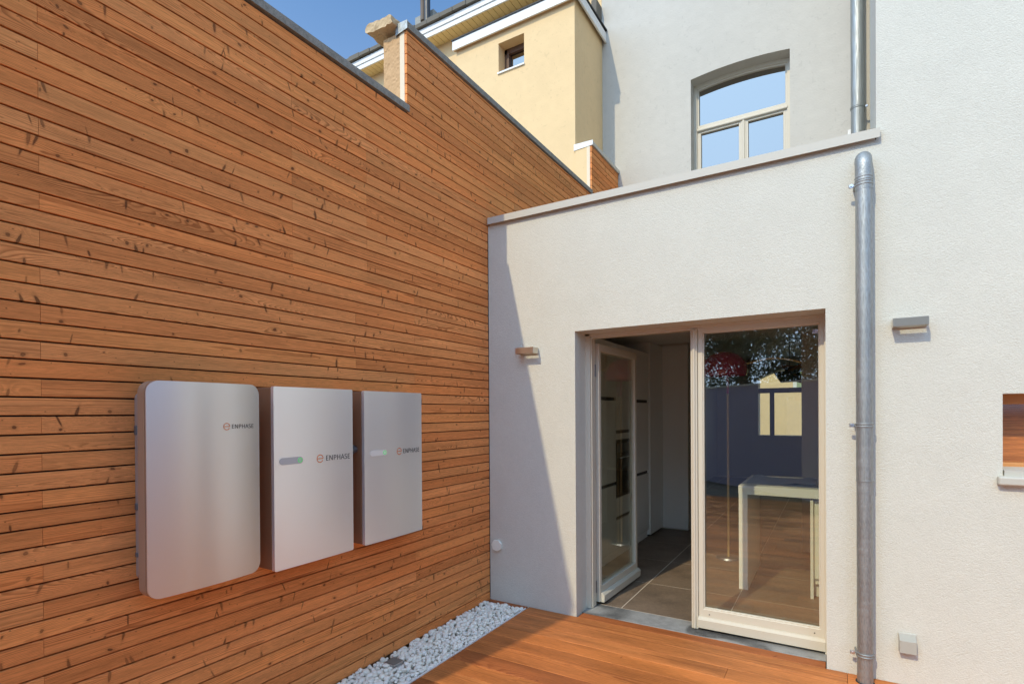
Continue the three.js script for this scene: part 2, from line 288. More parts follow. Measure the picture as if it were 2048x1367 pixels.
// ------------------------------------------------------------------ the timber wall on the left
const P0 = 3.0735, PITCH = 0.07, WALL_END = 4.06;
const timber = thing('timber_wall', 'tall stepped boundary wall clad in horizontal brown larch planks on the left', 'wall');
{
  const core = join(box(-0.22, -0.06, -0.15, 3.71, 1.012, WALL_END), box(-0.22, -0.06, -0.15, 4.29, -2.33, 1.012));
  part(timber, 'wall_core', core, M.tan);
  part(timber, 'wall_core', box(-0.22, -0.06, 3.0, 4.9, -3.285, -2.33), M.yellow);
  part(timber, 'membrane', join(box(-0.059, -0.024, 0, 3.7, 1.004, WALL_END - 0.01), box(-0.059, -0.024, 0, 4.28, -2.335, 1.004), box(-0.059, -0.024, 3.3, 4.89, -3.28, -2.342)), M.dark);
  for (const [z, y0, y1] of [[1.006, 3.715, 4.288], [-2.336, 4.3, 4.898]]) part(timber, 'batten', rbox(-0.064, -0.0215, y0, y1, z - 0.03, z + 0.008, 0.002), M.pine);
  const strips = [[], []]; let turnA = 0;
  const plank = (y0, y1, z0, z1) => {
    const which = turnA++ % 2, s = (turnA * 11 + Math.floor(rnd() * 5)) % 32;
    const g = boardGeo(y1 - y0, 0.021, z1 - z0, 0.0018, s, 32, rnd(), 4.2, rnd() < 0.5), m4 = new THREE.Matrix4();
    // across -> +y, out -> +x, along -> z
    m4.makeBasis(new THREE.Vector3(0, 1, 0), new THREE.Vector3(1, 0, 0), new THREE.Vector3(0, 0, 1)).setPosition(rr(-0.0008, 0.0008), y0, z0); g.applyMatrix4(m4);
    g.computeVertexNormals();
    part(timber, 'plank', g, plankMats[which][Math.floor(rnd() * TONES.length)]);
  };
  const row = (k, zs, top) => {                             // k counts gaps above P0; planks between the cuts zs
    const y0 = P0 + (k - 1) * PITCH + 0.0033, y1 = Math.min(top ?? 9, P0 + k * PITCH - 0.0033);
    for (let i = 0; i + 1 < zs.length; i++) plank(y0, y1, zs[i] + (i ? 0.0006 : 0), zs[i + 1] - (i + 2 < zs.length ? 0.0006 : 0));
  };
  for (let k = -43; k <= 9; k++) {
    const odd = (k + 100) % 2, back = P0 + k * PITCH > 3.2 ? -2.325 : 0.004, zs = [WALL_END];
    const cuts = k >= -8 ? (odd ? [3.05, 1.4, -0.45] : [1.95, -0.9]) : (odd ? [3.05, 0.953] : [1.5 + (k % 4 ? 2 : 0)]);
    for (const c of cuts) if (c > back + 0.2) zs.push(c);
    zs.push(back); row(k, zs.reverse());
  }
  for (let k = 10; k <= 18; k++) row(k, k % 2 ? [-2.325, -0.45, 1.012] : [-2.325, -1.3, 1.012], 4.286);
  for (let k = 19; k <= 27; k++) row(k, [-3.285, -2.332], 4.896);
  const cop = (y, z0, z1, x0 = -0.255) => extrude([[x0, y - 0.03], [x0 + 0.003, y], [0.016, y + 0.004], [0.016, y + 0.05], [x0, y + 0.058]], z1 - z0, (g) => g.translate(0, 0, z0));
  part(timber, 'coping', cop(3.709, 1.003, WALL_END + 0.03), M.zincDark);
  part(timber, 'coping', cop(4.289, -2.32, 1.022, -0.09), M.zincDark);
  part(timber, 'coping_end', extrude([[-0.09, 4.27], [0.018, 4.286], [0.018, 4.343], [-0.09, 4.349]], 0.004, (g) => g.translate(0, 0, 1.0225)), M.zinc);
  part(timber, 'coping', cop(4.9, -3.288, -2.335, -0.23), M.coping);
  part(timber, 'coping_end', extrude([[-0.235, 4.885], [0.018, 4.9], [0.018, 4.957], [-0.235, 4.962]], 0.012, (g) => g.translate(0, 0, -2.3345)), M.whiteBoard);
  // rough stone slab on the stepped end
  const sg = new THREE.BoxGeometry(0.25, 0.066, 0.36, 14, 5, 16), p = sg.attributes.position;
  for (let i = 0; i < p.count; i++) {
    const x = p.getX(i), y = p.getY(i), z = p.getZ(i), n = (a) => vnoise(x * 34 + 9, y * 30 + z * 28 + a, 70 + a) - 0.5;
    const e = Math.max(Math.abs(x) / 0.125, Math.abs(z) / 0.21); p.setXYZ(i, x + 0.014 * n(1) * e, y * (1 - 0.3 * (e > 0.95)) + 0.008 * n(2), z + 0.016 * n(3) * e);
  }
  let s2 = mergeVertices((sg.deleteAttribute('normal'), sg.deleteAttribute('uv'), sg), 1e-4); s2 = toCreasedNormals(s2, 0.5);
  part(timber, 'cap_stone', uvMetres(s2.rotateZ(-0.06).translate(-0.2, 4.36, 0.9)), std(C(0.62, 0.44, 0.25), 0.95, { map: smoothMap, bumpMap: smoothBump, bumpScale: 0.012 }));
}

// ------------------------------------------------------------------ the white house: garden front, rear wall above the flat roof, rooms behind
const ZR = -3.29;
const house = thing('house', 'white rendered house with a flat roofed extension and glazed garden doors', 'house');
{
  const DX0 = 0.8126, DX1 = 2.5117, DH = 2.241;
  // front wall: extension and taller wing in one sheet of render, door opening as a notch, one small window, one added glazed opening
  const front = [[0.004, -0.14], [DX0, -0.14], [DX0, DH], [DX1, DH], [DX1, -0.14], [8, -0.14], [8, 9.5], [2.775, 9.5], [2.775, 3.214], [0.004, 3.214]];
  part(house, 'front_wall', extrude(front, 0.30, (g) => g.translate(0, 0, -0.30), [[[3.34, 1.247], [4.06, 1.247], [4.06, 1.691], [3.34, 1.691]], [[4.4, 0.02], [5.7, 0.02], [5.7, 2.3], [4.4, 2.3]]]), M.render);
  // rear wall with a segmental arch
  const AX0 = 0.979, AX1 = 2.118, AY = 5.888, arc = []; for (let i = 0; i <= 14; i++) { const t = i / 14 * 2 - 1; arc.push([(AX0 + AX1) / 2 + t * (AX1 - AX0) / 2, AY + 0.04 * (1 - t * t)]); }
  part(house, 'rear_wall', extrude([[-0.232, 2.6], [3.3, 2.6], [3.3, 10.2], [-0.232, 10.2]], 0.4, (g) => g.translate(0, 0, ZR - 0.4), [[[AX0, 4.22], [AX1, 4.22], ...arc.slice().reverse()]]), M.renderSmooth);
  part(house, 'return_wall', extrude([[2.776, 0.301], [3.1, 0.301], [3.1, -ZR - 0.001], [2.905, -ZR - 0.001]], 6.28, (g) => g.rotateX(-Math.PI / 2).translate(0, 3.215, 0)), M.render);
  part(house, 'flat_roof', box(0.004, 3.2, 2.56, 3.19, ZR + 0.002, -0.302), M.plaster);
  part(house, 'roof_membrane', box(0.004, 2.776, 3.191, 3.204, ZR + 0.002, -0.302), M.zincDark);
  part(house, 'coping', extrude([[-0.034, 3.2145], [-0.034, 3.27], [0.31, 3.282], [0.31, 3.2145], [0.305, 3.2145], [0.305, 3.262], [-0.0315, 3.262], [-0.0315, 3.2145]], 2.776, (g) => g.rotateY(Math.PI / 2).translate(0.018, 0, 0)), M.coping);
  part(house, 'coping_core', box(0.02, 2.77, 3.2145, 3.261, -0.28, 0.0), M.plaster);
  // arched window, set back 18 cm
  const wz = ZR - 0.2, fr = part(house, 'arched_window', (() => {
    const ring = (o, z0, z1, y0) => { const a = [], b = []; for (let i = 0; i <= 14; i++) { const t = i / 14 * 2 - 1; a.push([(AX0 + AX1) / 2 + t * ((AX1 - AX0) / 2 + 0.01), AY + 0.04 * (1 - t * t) + 0.01]); b.push([(AX0 + AX1) / 2 + t * ((AX1 - AX0) / 2 - o), AY + 0.04 * (1 - t * t) - o]); }
      return extrude([[AX0 - 0.01, 4.23], [AX1 + 0.01, 4.23], ...a.reverse()], z1 - z0, (g) => g.translate(0, 0, z0), [[[AX0 + o, y0], [AX1 - o, y0], ...b.reverse()]], 0.004); };
    return join(ring(0.042, wz - 0.05, wz + 0.018, 4.28), ring(0.062, wz - 0.055, wz, 4.3));
  })(), M.frameGrey);
  part(fr, 'transom', join(rbox(AX0 + 0.04, AX1 - 0.04, 5.315, 5.365, wz - 0.05, wz + 0.008, 0.006), rbox(AX0 + 0.03, AX1 - 0.03, 5.282, 5.322, wz - 0.05, wz + 0.032, 0.016, 4)), M.frameGrey);
  part(fr, 'mullion', join(rbox(1.552, 1.612, 4.29, 5.29, wz - 0.05, wz + 0.012, 0.006), rbox(1.57, 1.595, 4.29, 5.29, wz - 0.03, wz + 0.024, 0.008, 4)), M.frameGrey);
  for (const [x0, x1, y0, y1] of [[AX0 + 0.058, 1.555, 4.29, 5.285], [1.609, AX1 - 0.058, 4.29, 5.285]]) {
    const w = 0.028; part(fr, 'casement', join(rbox(x0, x0 + w, y0, y1, wz - 0.045, wz + 0.004, 0.005), rbox(x1 - w, x1, y0, y1, wz - 0.045, wz + 0.004, 0.005), rbox(x0 + w, x1 - w, y1 - w, y1, wz - 0.045, wz + 0.004, 0.005)), M.frameGrey);
    part(fr, 'pane', box(x0 + 0.02, x1 - 0.02, y0, y1 - 0.02, wz - 0.034, wz - 0.03), M.coated);
  }
  part(fr, 'pane', extrude([[AX0 + 0.05, 5.34], [AX1 - 0.05, 5.34], [AX1 - 0.05, AY - 0.05], ...arc.slice(2, -2).reverse().map(([x, y]) => [x, y - 0.05]), [AX0 + 0.05, AY - 0.05]], 0.004, (g) => g.translate(0, 0, wz - 0.034)), M.coated);
  part(house, 'window_sill', box(AX0, AX1, 4.2, 4.222, ZR - 0.2, ZR + 0.03), M.coping);
  // small window in the wing, orange wood
  const wood = phys(C(1, 1, 1), 0.4, { map: deckTex });
  const sw = part(house, 'small_window', join(rbox(3.3, 4.1, 1.635, 1.72, -0.2, -0.12, 0.006), rbox(3.3, 4.1, 1.262, 1.31, -0.2, -0.12, 0.008)), std(C(0.6, 0.26, 0.08), 0.45));
  part(sw, 'pane', new THREE.PlaneGeometry(0.84, 0.36).translate(3.69, 1.47, -0.166), M.clear);
  for (let i = 0; i < 2; i++) {
    const g = boardGeo(0.239, 0.02, 1.1, 0.0015, 3 + i * 2, 12, 0.3 + i * 0.2).applyMatrix4(new THREE.Matrix4().makeBasis(new THREE.Vector3(0, 1, 0), new THREE.Vector3(0, 0, 1), new THREE.Vector3(-1, 0, 0)).setPosition(4.25, 1.25 + i * 0.24, -0.27)); g.computeVertexNormals();
    part(sw, 'wood_lining', g, wood);
  }
  part(house, 'window_sill', join(extrude([[0.012, 1.244], [0.012, 1.275], [-0.14, 1.29], [-0.14, 1.247]].map(([a, b]) => [-a, b]), 0.71, (g) => g.rotateY(Math.PI / 2).translate(3.345, 0, 0)), rbox(3.315, 4.085, 1.196, 1.2455, -0.02, 0.045, 0.012, 3)), M.coping);
  const sd = part(house, 'added_side_door', join(rbox(4.38, 4.46, 0.02, 2.31, -0.2, -0.14, 0.005), rbox(5.64, 5.72, 0.02, 2.31, -0.2, -0.14, 0.005), rbox(5.01, 5.09, 0.02, 2.31, -0.2, -0.14, 0.005), rbox(4.4, 5.7, 2.22, 2.31, -0.2, -0.14, 0.005), rbox(4.4, 5.7, 0.02, 0.12, -0.2, -0.14, 0.005)), M.steelDark);  // added glazing out of view: darkens cabinet reflections, lets light into the kitchen
  for (const px of [4.735, 5.365]) part(sd, 'pane', box(px - 0.29, px + 0.29, 0.1, 2.24, -0.18, -0.176), M.glass);
  // door opening: sill stone, head, frame
  part(house, 'door_sill', rbox(DX0 + 0.003, DX1 - 0.003, -0.12, 0.002, -0.345, -0.102, 0.004), M.bluestone);
  const zf = -0.225;
  part(house, 'door_frame', join(
    rbox(DX0 - 0.02, 0.86, 0.003, DH + 0.02, zf - 0.075, zf, 0.005), rbox(DX0 - 0.02, 0.852, 0.003, DH + 0.02, zf, zf + 0.02, 0.004), rbox(0.8, DX1 + 0.02, 2.208, DH + 0.03, zf - 0.075, zf, 0.005), rbox(0.8, DX1 + 0.02, 2.222, DH + 0.03, zf, zf + 0.02, 0.004),
    rbox(DX1 - 0.012, DX1 + 0.03, 0.003, DH + 0.02, zf - 0.075, zf + 0.022, 0.005)), M.frame);
  part(house, 'door_post', join(rbox(1.646, 1.694, 0.004, 2.215, zf - 0.07, zf + 0.016, 0.007, 3), rbox(1.66, 1.682, 0.006, 2.21, zf, zf + 0.03, 0.011, 4)), M.frame);
  // fixed leaf
  const fx = part(house, 'door_leaf', join(rbox(1.695, 1.73, 0.02, 2.212, zf - 0.06, zf, 0.005), rbox(2.474, 2.503, 0.02, 2.212, zf - 0.06, zf, 0.005), rbox(1.72, 2.48, 2.183, 2.212, zf - 0.06, zf, 0.005), rbox(1.72, 2.48, 0.02, 0.157, zf - 0.06, zf, 0.005)), M.frame);
  part(fx, 'drip_rail', extrude([[0.0, 0.022], [0.028, 0.024], [0.03, 0.084], [0.012, 0.097], [0.0, 0.1]].map(([a, b]) => [-a, b]), 0.808, (g) => g.rotateY(Math.PI / 2).translate(1.695, 0, zf + 0.001)), M.frame);
  part(fx, 'glazing_bead', join(rbox(1.727, 1.738, 0.15, 2.19, zf - 0.03, zf - 0.008, 0.003), rbox(2.467, 2.478, 0.15, 2.19, zf - 0.03, zf - 0.008, 0.003), rbox(1.73, 2.475, 0.152, 0.166, zf - 0.03, zf - 0.008, 0.003), rbox(1.73, 2.475, 2.176, 2.188, zf - 0.03, zf - 0.008, 0.003)), M.frame);
  for (const z of [zf - 0.026, zf - 0.046]) { const g = new THREE.PlaneGeometry(0.75, 2.04).translate(2.103, 1.167, z); part(fx, 'pane', g, M.glass); }
  for (const [sx, sy] of [[1.77, 0.122], [2.44, 0.126]]) part(fx, 'screw_cap', cyl(0.004, 0.004, 0.003, 10, sx, sy, zf + 0.0016, 'z'), M.seal);
  part(fx, 'sticker', join(box(2.434, 2.465, 2.1225, 2.1475, zf - 0.0255, zf - 0.025)), std(C(0.62, 0.68, 0.86), 0.5));
  part(fx, 'sticker_print', join(box(2.4385, 2.4475, 2.1265, 2.1435, zf - 0.0249, zf - 0.0245)), std(C(0.33, 0.45, 0.75), 0.5));
  // open leaf, swung inwards; built along +x from its hinge, then turned
  const turn = (g) => uvMetres(g.rotateY(87.8 * Math.PI / 180).translate(0.852, 0, zf - 0.1)), L = 0.885;
  const lf = part(house, 'door_leaf', turn(join(rbox(0, 0.044, 0.025, 2.175, -0.03, 0.03, 0.006), rbox(L - 0.046, L, 0.025, 2.175, -0.03, 0.03, 0.006), rbox(0.04, L - 0.042, 2.11, 2.175, -0.03, 0.03, 0.006), rbox(0.04, L - 0.042, 0.025, 0.155, -0.03, 0.03, 0.006))), M.frame, { label: 'glazed garden door leaf standing open into the kitchen' });
  part(lf, 'drip_rail', turn(extrude([[0.0, 0.022], [0.028, 0.024], [0.03, 0.08], [0.012, 0.097], [0.0, 0.1]].map(([a, b]) => [-a, b]), L - 0.02, (g) => g.rotateY(Math.PI / 2).translate(0.02, 0, 0.031))), M.frame);
  part(lf, 'edge_plate', turn(box(L, L + 0.002, 0.1, 2.1, -0.012, 0.012)), M.steelDark);
  for (const z of [-0.008, 0.012]) part(lf, 'pane', turn(new THREE.PlaneGeometry(L - 0.085, 1.97).translate(L / 2, 1.13, z)), M.glass);
  for (const hy of [0.16, 1.95]) part(lf, 'hinge', cyl(0.009, 0.009, 0.1, 10, 0.856, hy, zf - 0.07), M.steelDark);
  // rooms behind
  const wallIn = [
    box(-0.12, -0.001, -0.1, 2.5045, -3.6, -0.302), box(-0.12, 0.0, -0.1, 2.8995, -10.5, -3.602),
    box(7.0, 7.15, -0.1, 2.5045, -3.29, -0.302), box(7.0, 7.15, -0.1, 2.8995, -10.5, -3.291), box(0.004, 0.86, -0.1, 2.54, -3.72, -3.56)];
  for (const g of wallIn) part(house, 'room_wall', g, M.plaster);
  part(house, 'pier', box(2.24, 2.92, 0.021, 2.56, -3.4, -3.0), M.plaster);
  part(house, 'kitchen_wall', box(0.004, 0.868, 0.021, 2.505, -3.559, -3.53), M.white);
  part(house, 'room_ceiling', join(box(-0.12, 7.15, 2.505, 2.558, ZR, -0.3025), box(-0.12, 7.15, 2.9, 3.0, -10.5, ZR - 0.402), box(-0.12, 7.15, 2.56, 3.0, ZR - 0.4, ZR - 0.003)), M.white);
  part(house, 'upper_wall', box(-0.12, 7.15, 3.001, 3.06, -10.5, ZR - 0.402), M.plaster);
  for (const dz of [-2.15, -0.9]) part(house, 'downlight', cyl(0.045, 0.045, 0.012, 20, 1.07, 2.499, dz), M.seal);
  const fa = []; for (let i = 0; i <= 12; i++) { const t = i / 12 * 2 - 1; fa.push([1.82 + t * 0.86, 2.4 + 0.24 * (1 - t * t)]); }
  part(house, 'street_wall', extrude([[-0.12, -0.1], [7.15, -0.1], [7.15, 3], [-0.12, 3]], 0.4, (g) => g.translate(0, 0, -10.9), [[[0.96, 1.02], [2.68, 1.02], ...fa.slice().reverse()]]), M.plaster);
  const sf = part(house, 'street_window', join(box(0.95, 2.69, 2.05, 2.17, -10.6, -10.54), box(1.21, 1.31, 1.0, 2.06, -10.6, -10.54), box(2.3, 2.38, 1.0, 2.06, -10.6, -10.54)), std(C(0.06, 0.05, 0.045), 0.5));
  part(sf, 'pane', new THREE.PlaneGeometry(1.76, 1.7).translate(1.82, 1.86, -10.57), M.glass);
}
// kitchen floor: dark slabs with pale joints
const kfloor = structure('kitchen_floor');
part(kfloor, 'grout', box(-0.1, 6.99, -0.1, 0.0, -10.5, -0.346), M.grout);
for (let i = -2; i < 7; i++) for (let j = 0; j < 12; j++) {
  const x0 = Math.max(-0.1, 1.055 + i * 0.785), x1 = 1.055 + (i + 1) * 0.785, z1 = j ? -1.098 - (j - 1) * 0.82 : -0.348, z0 = -1.098 - j * 0.82;
  if (x1 > 0) part(kfloor, 'floor_tile', rbox(x0 + 0.003, x1 - 0.003, -0.01, 0.0012, z0 + 0.003, z1 - 0.003, 0.0015, 1).translate(0, 0, 0), M.tile);
}

// ------------------------------------------------------------------ the yellow neighbour beyond the timber wall
{
  const n = thing('neighbour_house', 'yellow rendered neighbouring house with white eaves behind the timber wall', 'house', [-3, 0, ZR]);
  const zb = -2.35, X0 = -2.07, X1 = -0.2265;
  const hole = [[-1.36, 6.245], [-0.958, 6.245], [-0.958, 6.643], [-1.36, 6.643]];
  part(n, 'bay_wall', extrude([[X0, -0.1], [X1, -0.1], [X1, 6.9], [X0, 6.9]], 0.3, (g) => g.translate(0, 0, zb - 0.3), [hole]), M.yellow);
  part(n, 'bay_side', join(box(X1 - 0.25, X1, -0.1, 6.9, ZR + 0.001, zb - 0.301), box(X0, X0 + 0.25, -0.1, 6.9, ZR + 0.001, zb - 0.301)), M.yellow);
  part(n, 'main_wall', join(box(-9, -0.234, -0.1, 7.8, ZR - 0.4, ZR), box(-0.62, -0.234, 7.801, 9.6, ZR - 0.4, ZR)), M.yellow);
  part(n, 'fascia', box(X0 - 0.03, X1 + 0.065, 6.775, 6.9, zb + 0.04, zb + 0.062), M.whiteBoard);
  part(n, 'fascia', box(X1 + 0.042, X1 + 0.064, 6.775, 6.9, ZR + 0.002, zb + 0.039), M.whiteBoard);
  part(n, 'fascia_soffit', box(X0 - 0.028, X1 + 0.04, 6.785, 6.8, zb + 0.001, zb + 0.039), M.tan);
  part(n, 'bay_roof', extrude([[ZR, 6.935], [zb + 0.075, 6.902], [zb + 0.075, 6.918], [ZR, 6.955]].map(([z, y]) => [-z, y]), X1 + 0.075 - (X0 - 0.04), (g) => g.rotateY(Math.PI / 2).translate(X0 - 0.04, 0, 0)), M.seal);
  const brown = std(C(0.12, 0.06, 0.032), 0.5), wf = part(n, 'bay_window', join(rbox(-1.38, -1.315, 6.24, 6.66, zb - 0.22, zb - 0.16), rbox(-1.0, -0.94, 6.24, 6.66, zb - 0.22, zb - 0.16), rbox(-1.36, -0.95, 6.57, 6.66, zb - 0.22, zb - 0.16), rbox(-1.36, -0.95, 6.24, 6.29, zb - 0.22, zb - 0.16), rbox(-1.318, -1.285, 6.28, 6.6, zb - 0.215, zb - 0.15)), brown);
  part(wf, 'pane', box(-1.3, -0.99, 6.28, 6.58, zb - 0.2, zb - 0.196), M.coated);
  part(wf, 'sill', box(-1.37, -0.95, 6.222, 6.243, zb - 0.17, zb + 0.02), M.whiteBoard);
  // eaves of the main roof
  const ze = ZR + 0.25;
  part(n, 'eaves_fascia', box(-9.2, 0.05, 7.78, 7.955, ze, ze + 0.025), M.whiteBoard);
  part(n, 'eaves_moulding', box(-9.2, 0.05, 7.86, 7.945, ze + 0.0251, ze + 0.04), M.whiteBoard);
  for (let x = -8.9; x < 0; x += 0.1) part(n, 'soffit_board', box(x, x + 0.092, 7.79, 7.802, ZR, ze - 0.001), M.soffit);
  part(n, 'soffit_backing', box(-9.1, 0.04, 7.803, 7.82, ZR, ze - 0.001), M.dark);
  part(n, 'roof', extrude([[-(ze + 0.075), 7.965], [-(ze + 0.075), 8.01], [4.2 - ze, 10.3], [4.2 - ze, 10.24]], 9.25, (g) => g.rotateY(Math.PI / 2).translate(-9.2, 0, 0)), M.zincDark);
  const slate = std(C(0.16, 0.14, 0.11), 0.9); for (let x = -9.1; x < 0; x += 0.26) part(n, 'roof_slate', box(x + 0.004, x + 0.256, 7.958 + rr(0, 0.008), 8.022 + rr(0, 0.02), ze - 0.02, ze + 0.08 + rr(0, 0.012)), slate);
  part(n, 'verge', box(-0.31, -0.2345, 7.1, 7.3, -3.29, -3.1), slate);
  const blk = std(C(0.36, 0.35, 0.31), 0.95, { map: smoothMap, bumpMap: smoothBump, bumpScale: 0.01 });
  for (let j = 0; j < 4; j++) for (let i = 0; i < 2; i++) part(n, 'chimney_block', rbox(-3.72 + i * 0.21 + (j % 2) * 0.05, -3.52 + i * 0.21 + (j % 2) * 0.05, 7.9 + j * 0.145, 8.04 + j * 0.145, -3.6, -3.3, 0.006), blk);
  part(n, 'flue_pipe', cyl(0.05, 0.05, 2.2, 20, -3.44, 9.4, -3.25), std(C(0.24, 0.17, 0.12), 0.7, { map: zincMap }));
  part(n, 'flue_pipe', cyl(0.05, 0.05, 2.2, 20, -3.31, 9.3, -3.2), std(C(0.05, 0.048, 0.046), 0.35));
}

// ------------------------------------------------------------------ things fixed to the front wall
function lampAt(x, label) {
  const t = thing('wall_lamp', label, 'wall lamp', [x, 2.11, 0], 'up and down lights on the front wall'), w = 0.083, y0 = 2.083, y1 = 2.133, z0 = 0.006, z1 = 0.096, e = 0.005;
  part(t, 'casing', join(rbox(x - w, x + w, y0, y1, z1 - e, z1, 0.0015), rbox(x - w, x + w, y0, y1, z0, z0 + e, 0.0015), rbox(x - w, x - w + e, y0 + 0.0005, y1 - 0.0005, z0 + e, z1 - e, 0.001), rbox(x + w - e, x + w, y0 + 0.0005, y1 - 0.0005, z0 + e, z1 - e, 0.001)), M.lamp);
  part(t, 'wall_plate', box(x - 0.06, x + 0.06, y0 + 0.006, y1 - 0.006, 0.0005, z0), M.lamp);
  const g = (y) => new THREE.PlaneGeometry(2 * (w - e), z1 - z0 - 2 * e).rotateX(-Math.PI / 2).translate(x, y, (z0 + z1) / 2);
  part(t, 'cover_glass', g(y0 + 0.008), M.clear); part(t, 'cover_glass', g(y1 - 0.008), M.clear);
  part(t, 'lamp_holder', join(box(x - w + e, x - w + 0.03, y0 + 0.015, y1 - 0.015, z0 + e, z1 - e)), M.white);
}
lampAt(0.408, 'brownish slim wall lamp at the shadow edge left of the garden door');
lampAt(2.93, 'beige slim wall lamp right of the lower rain pipe');
{
  const t = thing('vent_cover', 'small pale faceted vent plate low in the shaded corner by the timber wall', 'vent cover', [0.081, 0.475, 0]);
  const pts = []; for (let i = 0; i < 7; i++) { const a = i / 7 * Math.PI * 2 + 0.35; pts.push([0.081 + 0.051 * Math.cos(a), 0.475 + 0.051 * Math.sin(a)]); }
  part(t, 'plate', extrude(pts, 0.018, (g) => g.translate(0, 0, 0.004), [], 0.003), std(C(0.85, 0.85, 0.74), 0.5));
  part(t, 'collar', cyl(0.035, 0.035, 0.006, 20, 0.081, 0.475, 0.002, 'z'), M.frame);
}
{
  const t = thing('outlet_cover', 'pale hooded socket cover low on the wall right of the lower rain pipe', 'socket cover', [2.918, 0.245, 0]);
  part(t, 'hood', extrude([[0, 0.296], [0.012, 0.296], [0.055, 0.272], [0.058, 0.204], [0.05, 0.2], [0, 0.2]].map(([a, b]) => [-a, b]), 0.076, (g) => g.rotateY(Math.PI / 2).translate(2.88, 0, 0), [], 0.003), std(C(0.42, 0.4, 0.34), 0.5));
  part(t, 'back_plate', rbox(2.874, 2.963, 0.196, 0.304, 0.0005, 0.008, 0.003), std(C(0.55, 0.53, 0.46), 0.5));
}
function clamp(t, x, z, r, y, side = -1, zw = 0) {
  const g = [0.008, -0.008].map((d) => new THREE.TorusGeometry(r + 0.002, 0.0042, 8, 40).rotateX(Math.PI / 2).translate(x, y + d, z));
  const c = part(t, 'clamp', join(cyl(r + 0.0025, r + 0.0025, 0.018, 40, x, y, z), ...g, rbox(x + side * (r + 0.022) - 0.013, x + side * (r + 0.022) + 0.013, y - 0.011, y + 0.011, z - 0.004, z + 0.004, 0.003), cyl(0.005, 0.005, z - zw, 10, x + side * (r + 0.006), y, (z + zw) / 2, 'z')), M.zinc);
  part(c, 'bolt', join(cyl(0.0055, 0.0055, 0.012, 6, x + side * (r + 0.022), y, z + 0.008, 'z'), cyl(0.011, 0.011, 0.004, 14, x + side * (r + 0.02), y, z + 0.005, 'z')), M.steel);
}
{
  const x = 2.709, z = 0.084, r = 0.041, t = thing('rain_pipe', 'galvanised rain pipe with a bent top, right of the garden door', 'rain pipe', [x, 0, z]);
  part(t, 'pipe', join(cyl(r, r, 1.2, 40, x, 0.59, z)), M.zinc);
  part(t, 'pipe', join(cyl(r + 0.0015, r + 0.0015, 1.74, 40, x, 2.06, z)), M.zinc);
  part(t, 'joint', join(cyl(r + 0.003, r + 0.003, 0.006, 40, x, 1.19, z)), M.zinc);
  const path = new THREE.CatmullRomCurve3([[0, 2.9, z], [0, 3.0, z], [0, 3.062, z - 0.008], [0, 3.095, z - 0.035], [0, 3.1, z - 0.08], [0, 3.1, -0.05]].map(([a, b, c]) => new THREE.Vector3(x + a, b, c)));
  part(t, 'elbow', new THREE.TubeGeometry(path, 60, r + 0.003, 40), M.zinc);
  part(t, 'bead', join(...[2.955, 2.972].map((y) => new THREE.TorusGeometry(r + 0.003, 0.003, 8, 40).rotateX(Math.PI / 2).translate(x, y, z))), M.zinc);
  for (const y of [2.936, 1.518, 0.165]) clamp(t, x, z, r, y, -1);
  part(t, 'deck_ring', new THREE.TorusGeometry(r + 0.004, 0.004, 8, 40).rotateX(Math.PI / 2).translate(x, 0.001, z), M.seal);
}
{
  const x = 2.785, z = ZR + 0.13, r = 0.063, t = thing('rain_pipe', 'thick bright zinc rain pipe rising above the flat roof in the wall corner', 'rain pipe', [x, 3.21, z]);
  part(t, 'pipe', cyl(r, r, 6.8, 40, x, 6.6, z), M.zinc);
  clamp(t, x, z, r, 4.925, 1, ZR);
  part(t, 'wall_bracket', rbox(x - r - 0.028, x - r + 0.012, 4.58, 4.72, z - 0.06, z - 0.02, 0.003), M.whiteBoard);
}
{
  const t = thing('ground_light', 'square grey lid set among the white pebbles', 'ground light', [0.114, 0, 1.303]);
  part(t, 'rim', rbox(0.068, 0.16, -0.04, 0.006, 1.257, 1.349, 0.003), M.steel);
  part(t, 'lid', rbox(0.072, 0.156, 0.0, 0.0095, 1.261, 1.345, 0.002), std(C(0.19, 0.19, 0.17), 0.45));
}

